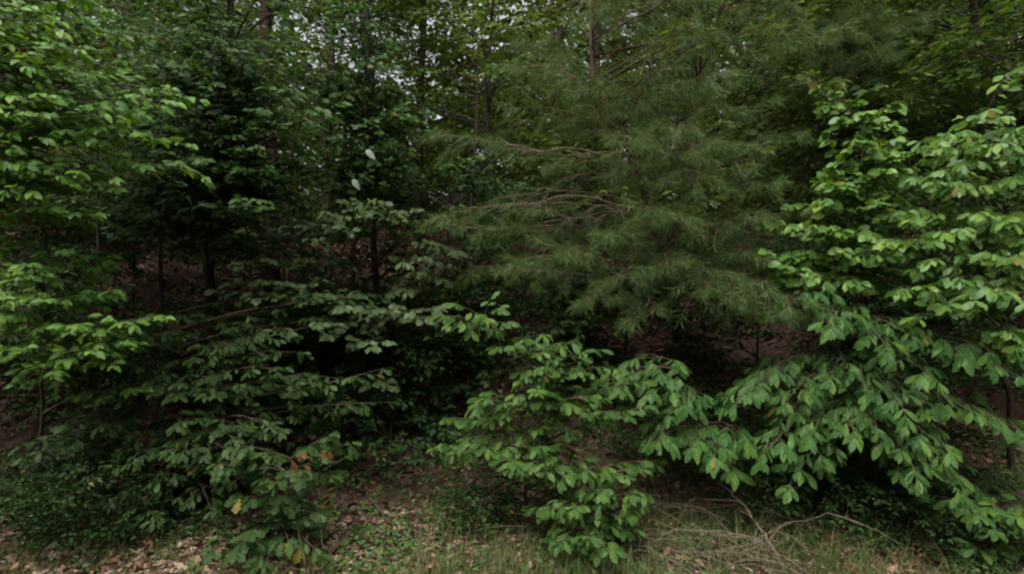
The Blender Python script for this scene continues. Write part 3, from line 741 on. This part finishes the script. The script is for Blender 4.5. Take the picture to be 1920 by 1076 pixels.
o = link('foliage', leaves_mesh('foliage', 'far', np.concatenate(P_), np.concatenate(M_), M['forest_yellow']), fw); o['kind'] = 'stuff'

# ------------------------------------------------------------------ leaf litter, grass
def scatter(n, x0, x1, y0, y1):
    d = rng.uniform(y0, y1, n); x = rng.uniform(-1, 1, n)
    x = x0 + (x1 - x0) * rng.random(n)
    return x, d
x, y = scatter(60000, -11, 11, 3.9, 15)
k = rng.random(len(x)) < np.clip(.75 + .5 * np.sin(x * 2.1 + np.sin(y * 1.7)) * np.sin(y * 2.6 + x), .15, 1); x, y = x[k], y[k]
z = ground_z(x, y) + .012 + .02 * rng.random(len(x))
a = rng.uniform(0, 2 * math.pi, len(x))
dirs = np.stack([np.cos(a), np.sin(a), rng.normal(0, .25, len(x))], 1)
nrm = np.stack([rng.normal(0, .45, len(x)), rng.normal(0, .45, len(x)), np.ones(len(x))], 1)
lit = link('leaf_litter', leaves_mesh('leaf_litter', 'litter', np.stack([x, y, z], 1), frames(dirs, nrm, np.clip(rng.lognormal(-2.75, .4, len(x)), .025, .15)), M['litter']))
tag(lit, 'brown fallen leaves scattered over the bank and verge', 'leaf litter', kind='stuff')

x = rng.uniform(-6, 6, 9000); y = 3.9 + 1.6 * rng.random(9000) ** 1.4
k = rng.random(9000) < np.where(x < -1.0, 1, np.where(x < .6, .6, .3)); x, y = x[k], y[k]
z = ground_z(x, y) + .02 + .02 * rng.random(len(x)); a = rng.uniform(0, 2 * math.pi, len(x))
dirs = np.stack([np.cos(a), np.sin(a), rng.normal(0, .2, len(x))], 1); nrm = np.stack([rng.normal(0, .35, len(x)), rng.normal(0, .35, len(x)), np.ones(len(x))], 1)
M['verge_litter'] = leaf_mat('verge_litter', (.13, .075, .058), (.22, .15, .115), (.36, .28, .22), trans=.05, rough=.85, spec=.1, vary=.85)
vl = link('verge_litter', leaves_mesh('verge_litter', 'litter', np.stack([x, y, z], 1), frames(dirs, nrm, np.clip(rng.lognormal(-2.95, .4, len(x)), .02, .12)), M['verge_litter']))
tag(vl, 'pale dried leaves strewn along the verge at the bottom edge', 'leaf litter', kind='stuff')

def blades(n, xs, ys, h0, h1, w, lean=.5):
    z = ground_z(xs, ys) - .01
    h = rng.uniform(h0, h1, n) * np.where(xs > -.9, rng.uniform(.7, 1.9, n), 1); a = rng.uniform(0, 2 * math.pi, n)
    hd = np.stack([np.cos(a), np.sin(a), np.zeros(n)], 1); sd_ = np.stack([-np.sin(a), np.cos(a), np.zeros(n)], 1) * w * .5
    b = np.stack([xs, ys, z], 1)
    lz = rng.uniform(.1, lean, n)[:, None]
    m = b + hd * h[:, None] * lz * .35 + UP * h[:, None] * .6
    t = b + hd * h[:, None] * lz * 1.2 + UP * h[:, None] * .95
    V = np.stack([b - sd_, b + sd_, m + sd_ * .8, t, m - sd_ * .8], 1)
    k = np.arange(n)[:, None] * 5
    T = np.concatenate([k + np.array([[0, 1, 2]]), k + np.array([[0, 2, 4]]), k + np.array([[4, 2, 3]])], 0)
    return V.reshape(-1, 3), T
n = 42000
xs = rng.uniform(-6, 6, n); ys = 3.9 + 1.9 * rng.random(n) ** 1.3
dens = .25 + .75 * (np.sin(xs * 1.9 + 1.) * np.sin(ys * 3.1 + xs) > -.1) * np.where(xs > -.9, 1, .35)
dens *= np.where(ys > 4.7 + .3 * np.sin(xs * 1.3) + .15 * xs.clip(0, 4), .25, 1)
k = rng.random(n) < dens; xs, ys = xs[k], ys[k]
V, T = blades(len(xs), xs, ys, .05, .22, .005, 1.0)
# weeds: small leafy ground cover
nw = 4600
wx = rng.uniform(-6, 6, nw); wy = 4.0 + 2.6 * rng.random(nw)
k = rng.random(nw) < np.clip(.5 + .8 * np.sin(wx * 1.5 + .4 + np.sin(wy * 2)) * np.sin(wy * 2.2 - wx * .8), .04, 1) * np.where((wx < -1.5) & (wy < 4.9), .25, 1)
wx, wy = wx[k], wy[k]; nl = 7
px_ = np.repeat(wx, nl) + rng.normal(0, .045, len(wx) * nl); py_ = np.repeat(wy, nl) + rng.normal(0, .045, len(wx) * nl)
hz_ = np.repeat(rng.uniform(.04, .22, len(wx)), nl) * rng.uniform(.2, 1, len(px_))
wa = rng.uniform(0, 6.283, len(px_)); N_ = len(px_)
wp = np.stack([px_, py_, ground_z(px_, py_) + hz_], 1)
wd = np.stack([np.cos(wa), np.sin(wa), rng.normal(-.1, .3, N_)], 1); wnrm = LIGHT + rng.standard_normal((N_, 3)) * .5
we = link('weeds', leaves_mesh('weeds', 'ovate_low', wp, frames(wd, wnrm, rng.uniform(.025, .06, N_)), M['groundcover']))
tag(we, 'low green weeds growing through the litter along the verge', 'weeds', kind='stuff')
gr = link('grass', mk('grass', V, T, M['grass'], smooth=False)); tag(gr, 'short patchy green and straw coloured verge grass', 'grass', kind='stuff')

# ------------------------------------------------------------------ tall dry stalks, fallen sticks, dead brush
def stick(name, label, cat, pts, r, mat='deadwood', forks=(), group=None):
    w = [np.array(p, float) for p in pts]
    base = w[0]
    e = thing(name, label, cat, base, group)
    t = np.linspace(0, len(w) - 1, 5 * len(w)); W = np.array(w)
    path = np.stack([np.interp(t, np.arange(len(w)), W[:, c]) for c in range(3)], 1)
    path[1:-1] += rng.standard_normal((len(path) - 2, 3)) * r * .6
    V, Fq = tube(path - base, np.linspace(r, r * .35, len(path)), 6)
    link('stem', mk('stem', V, Fq, M[mat]), e)
    for f, dx, dy, dz in forks:
        p0 = path[int(f * (len(path) - 1))]
        V, Fq = tube(curve(p0, p0 + np.array([dx, dy, dz]), .06, 7, .06) - base, np.linspace(r * .6, r * .2, 7), 5)
        link('side_twig', mk('side_twig', V, Fq, M[mat]), e)
    return e

def G(px, d, h=.02):
    x = (px - 960) / F_PX * d
    return np.array([x, d, float(ground_z(x, d)) + h])
stick('fallen_stick', 'long straight stick lying on the litter slope left of centre', 'stick', [G(640, 6.2, .12), G(690, 5.6, .06), G(748, 5.05, .03)], .012, 'twig', [(.4, -.25, .1, .05)], 'sticks on the ground')
stick('fallen_stick', 'thin curved twig arching over the litter beside the oak shrub', 'stick', [G(600, 5.2, .02), G(640, 5.3, .16), G(700, 5.5, .06)], .006, 'twig', [], 'sticks on the ground')
stick('fallen_stick', 'pale forked stick lying in the grass at the lower right', 'stick', [G(1470, 4.4, .03), G(1440, 4.6, .16), G(1390, 4.85, .33), G(1350, 5.0, .42)], .010, 'deadwood', [(.5, -.2, -.1, .16), (.35, .18, .05, .14), (.7, -.3, .1, -.02)], 'sticks on the ground')
for px0, px1, dd, lab in [(1215, 1430, 4.75, 'arching grey dead canes, upper part of the brush at lower right'), (1190, 1330, 4.5, 'tangled grey dead canes near the low sapling'), (1260, 1500, 4.42, 'long pale dead canes sweeping down to the bottom edge'), (1380, 1570, 4.7, 'flattened dead canes at the right end of the brush')]:
    base = G(px1, dd, .0)
    e = thing('dead_brush', lab, 'dead brush', base, 'dead brush on the verge')
    for q in range(8):
        a0 = G(px1 + rng.normal(0, 55), dd + rng.normal(0, .16), 0); b0 = G(px0 + rng.normal(0, 75), dd + rng.normal(0, .28), rng.uniform(.02, .2))
        pth = curve(a0, b0, rng.uniform(.05, .38), 12, .10)
        parts = [tube(pth - base, np.linspace(.0045, .0013, 12), 4)]
        for u in range(4):
            s = pth[rng.integers(4, 11)]
            parts.append(tube(curve(s, s + np.array([rng.normal(-.05, .14), rng.normal(0, .1), rng.uniform(-.1, .1)]), .1, 5) - base, np.linspace(.0028, .001, 5), 4))
        V, Fq = join(parts); link('cane', mk('cane', V, Fq, M['deadwood']), e)
for px, d, h, lab in [(582, 4.35, .42, 'tall pale grass stalk in front of the oak shrub'), (600, 4.4, .36, 'second pale grass stalk right of the oak shrub'), (800, 4.5, .45, 'dry grass tuft of tall brown stalks left of the bottom centre'),
                      (1000, 4.3, .2, 'short pale stalk at the bottom edge below the centre sapling'), (1140, 4.25, .28, 'dry stalks at the bottom edge below the low sapling')]:
    b = G(px, d, -.01); e = thing('grass_stalk', lab, 'grass stalk', b, 'tall dry stalks on the verge')
    for q in range(10 if h > .43 else 3):
        t = np.array([rng.normal(0, .10) * h / .4, rng.normal(0, .08), h * rng.uniform(.75, 1.1)]); s0 = np.array([rng.normal(0, .05 if h > .43 else .008), rng.normal(0, .03), 0])
        V, Fq = tube(curve(s0, s0 + t, .02, 6), np.linspace(.0032, .0014, 6), 4)
        link('stalk', mk('stalk', V, Fq, M['straw']), e)
print('objects', len(bpy.data.objects), 'tris', sum(len(m.loops) - 2 * len(m.polygons) for m in bpy.data.meshes))
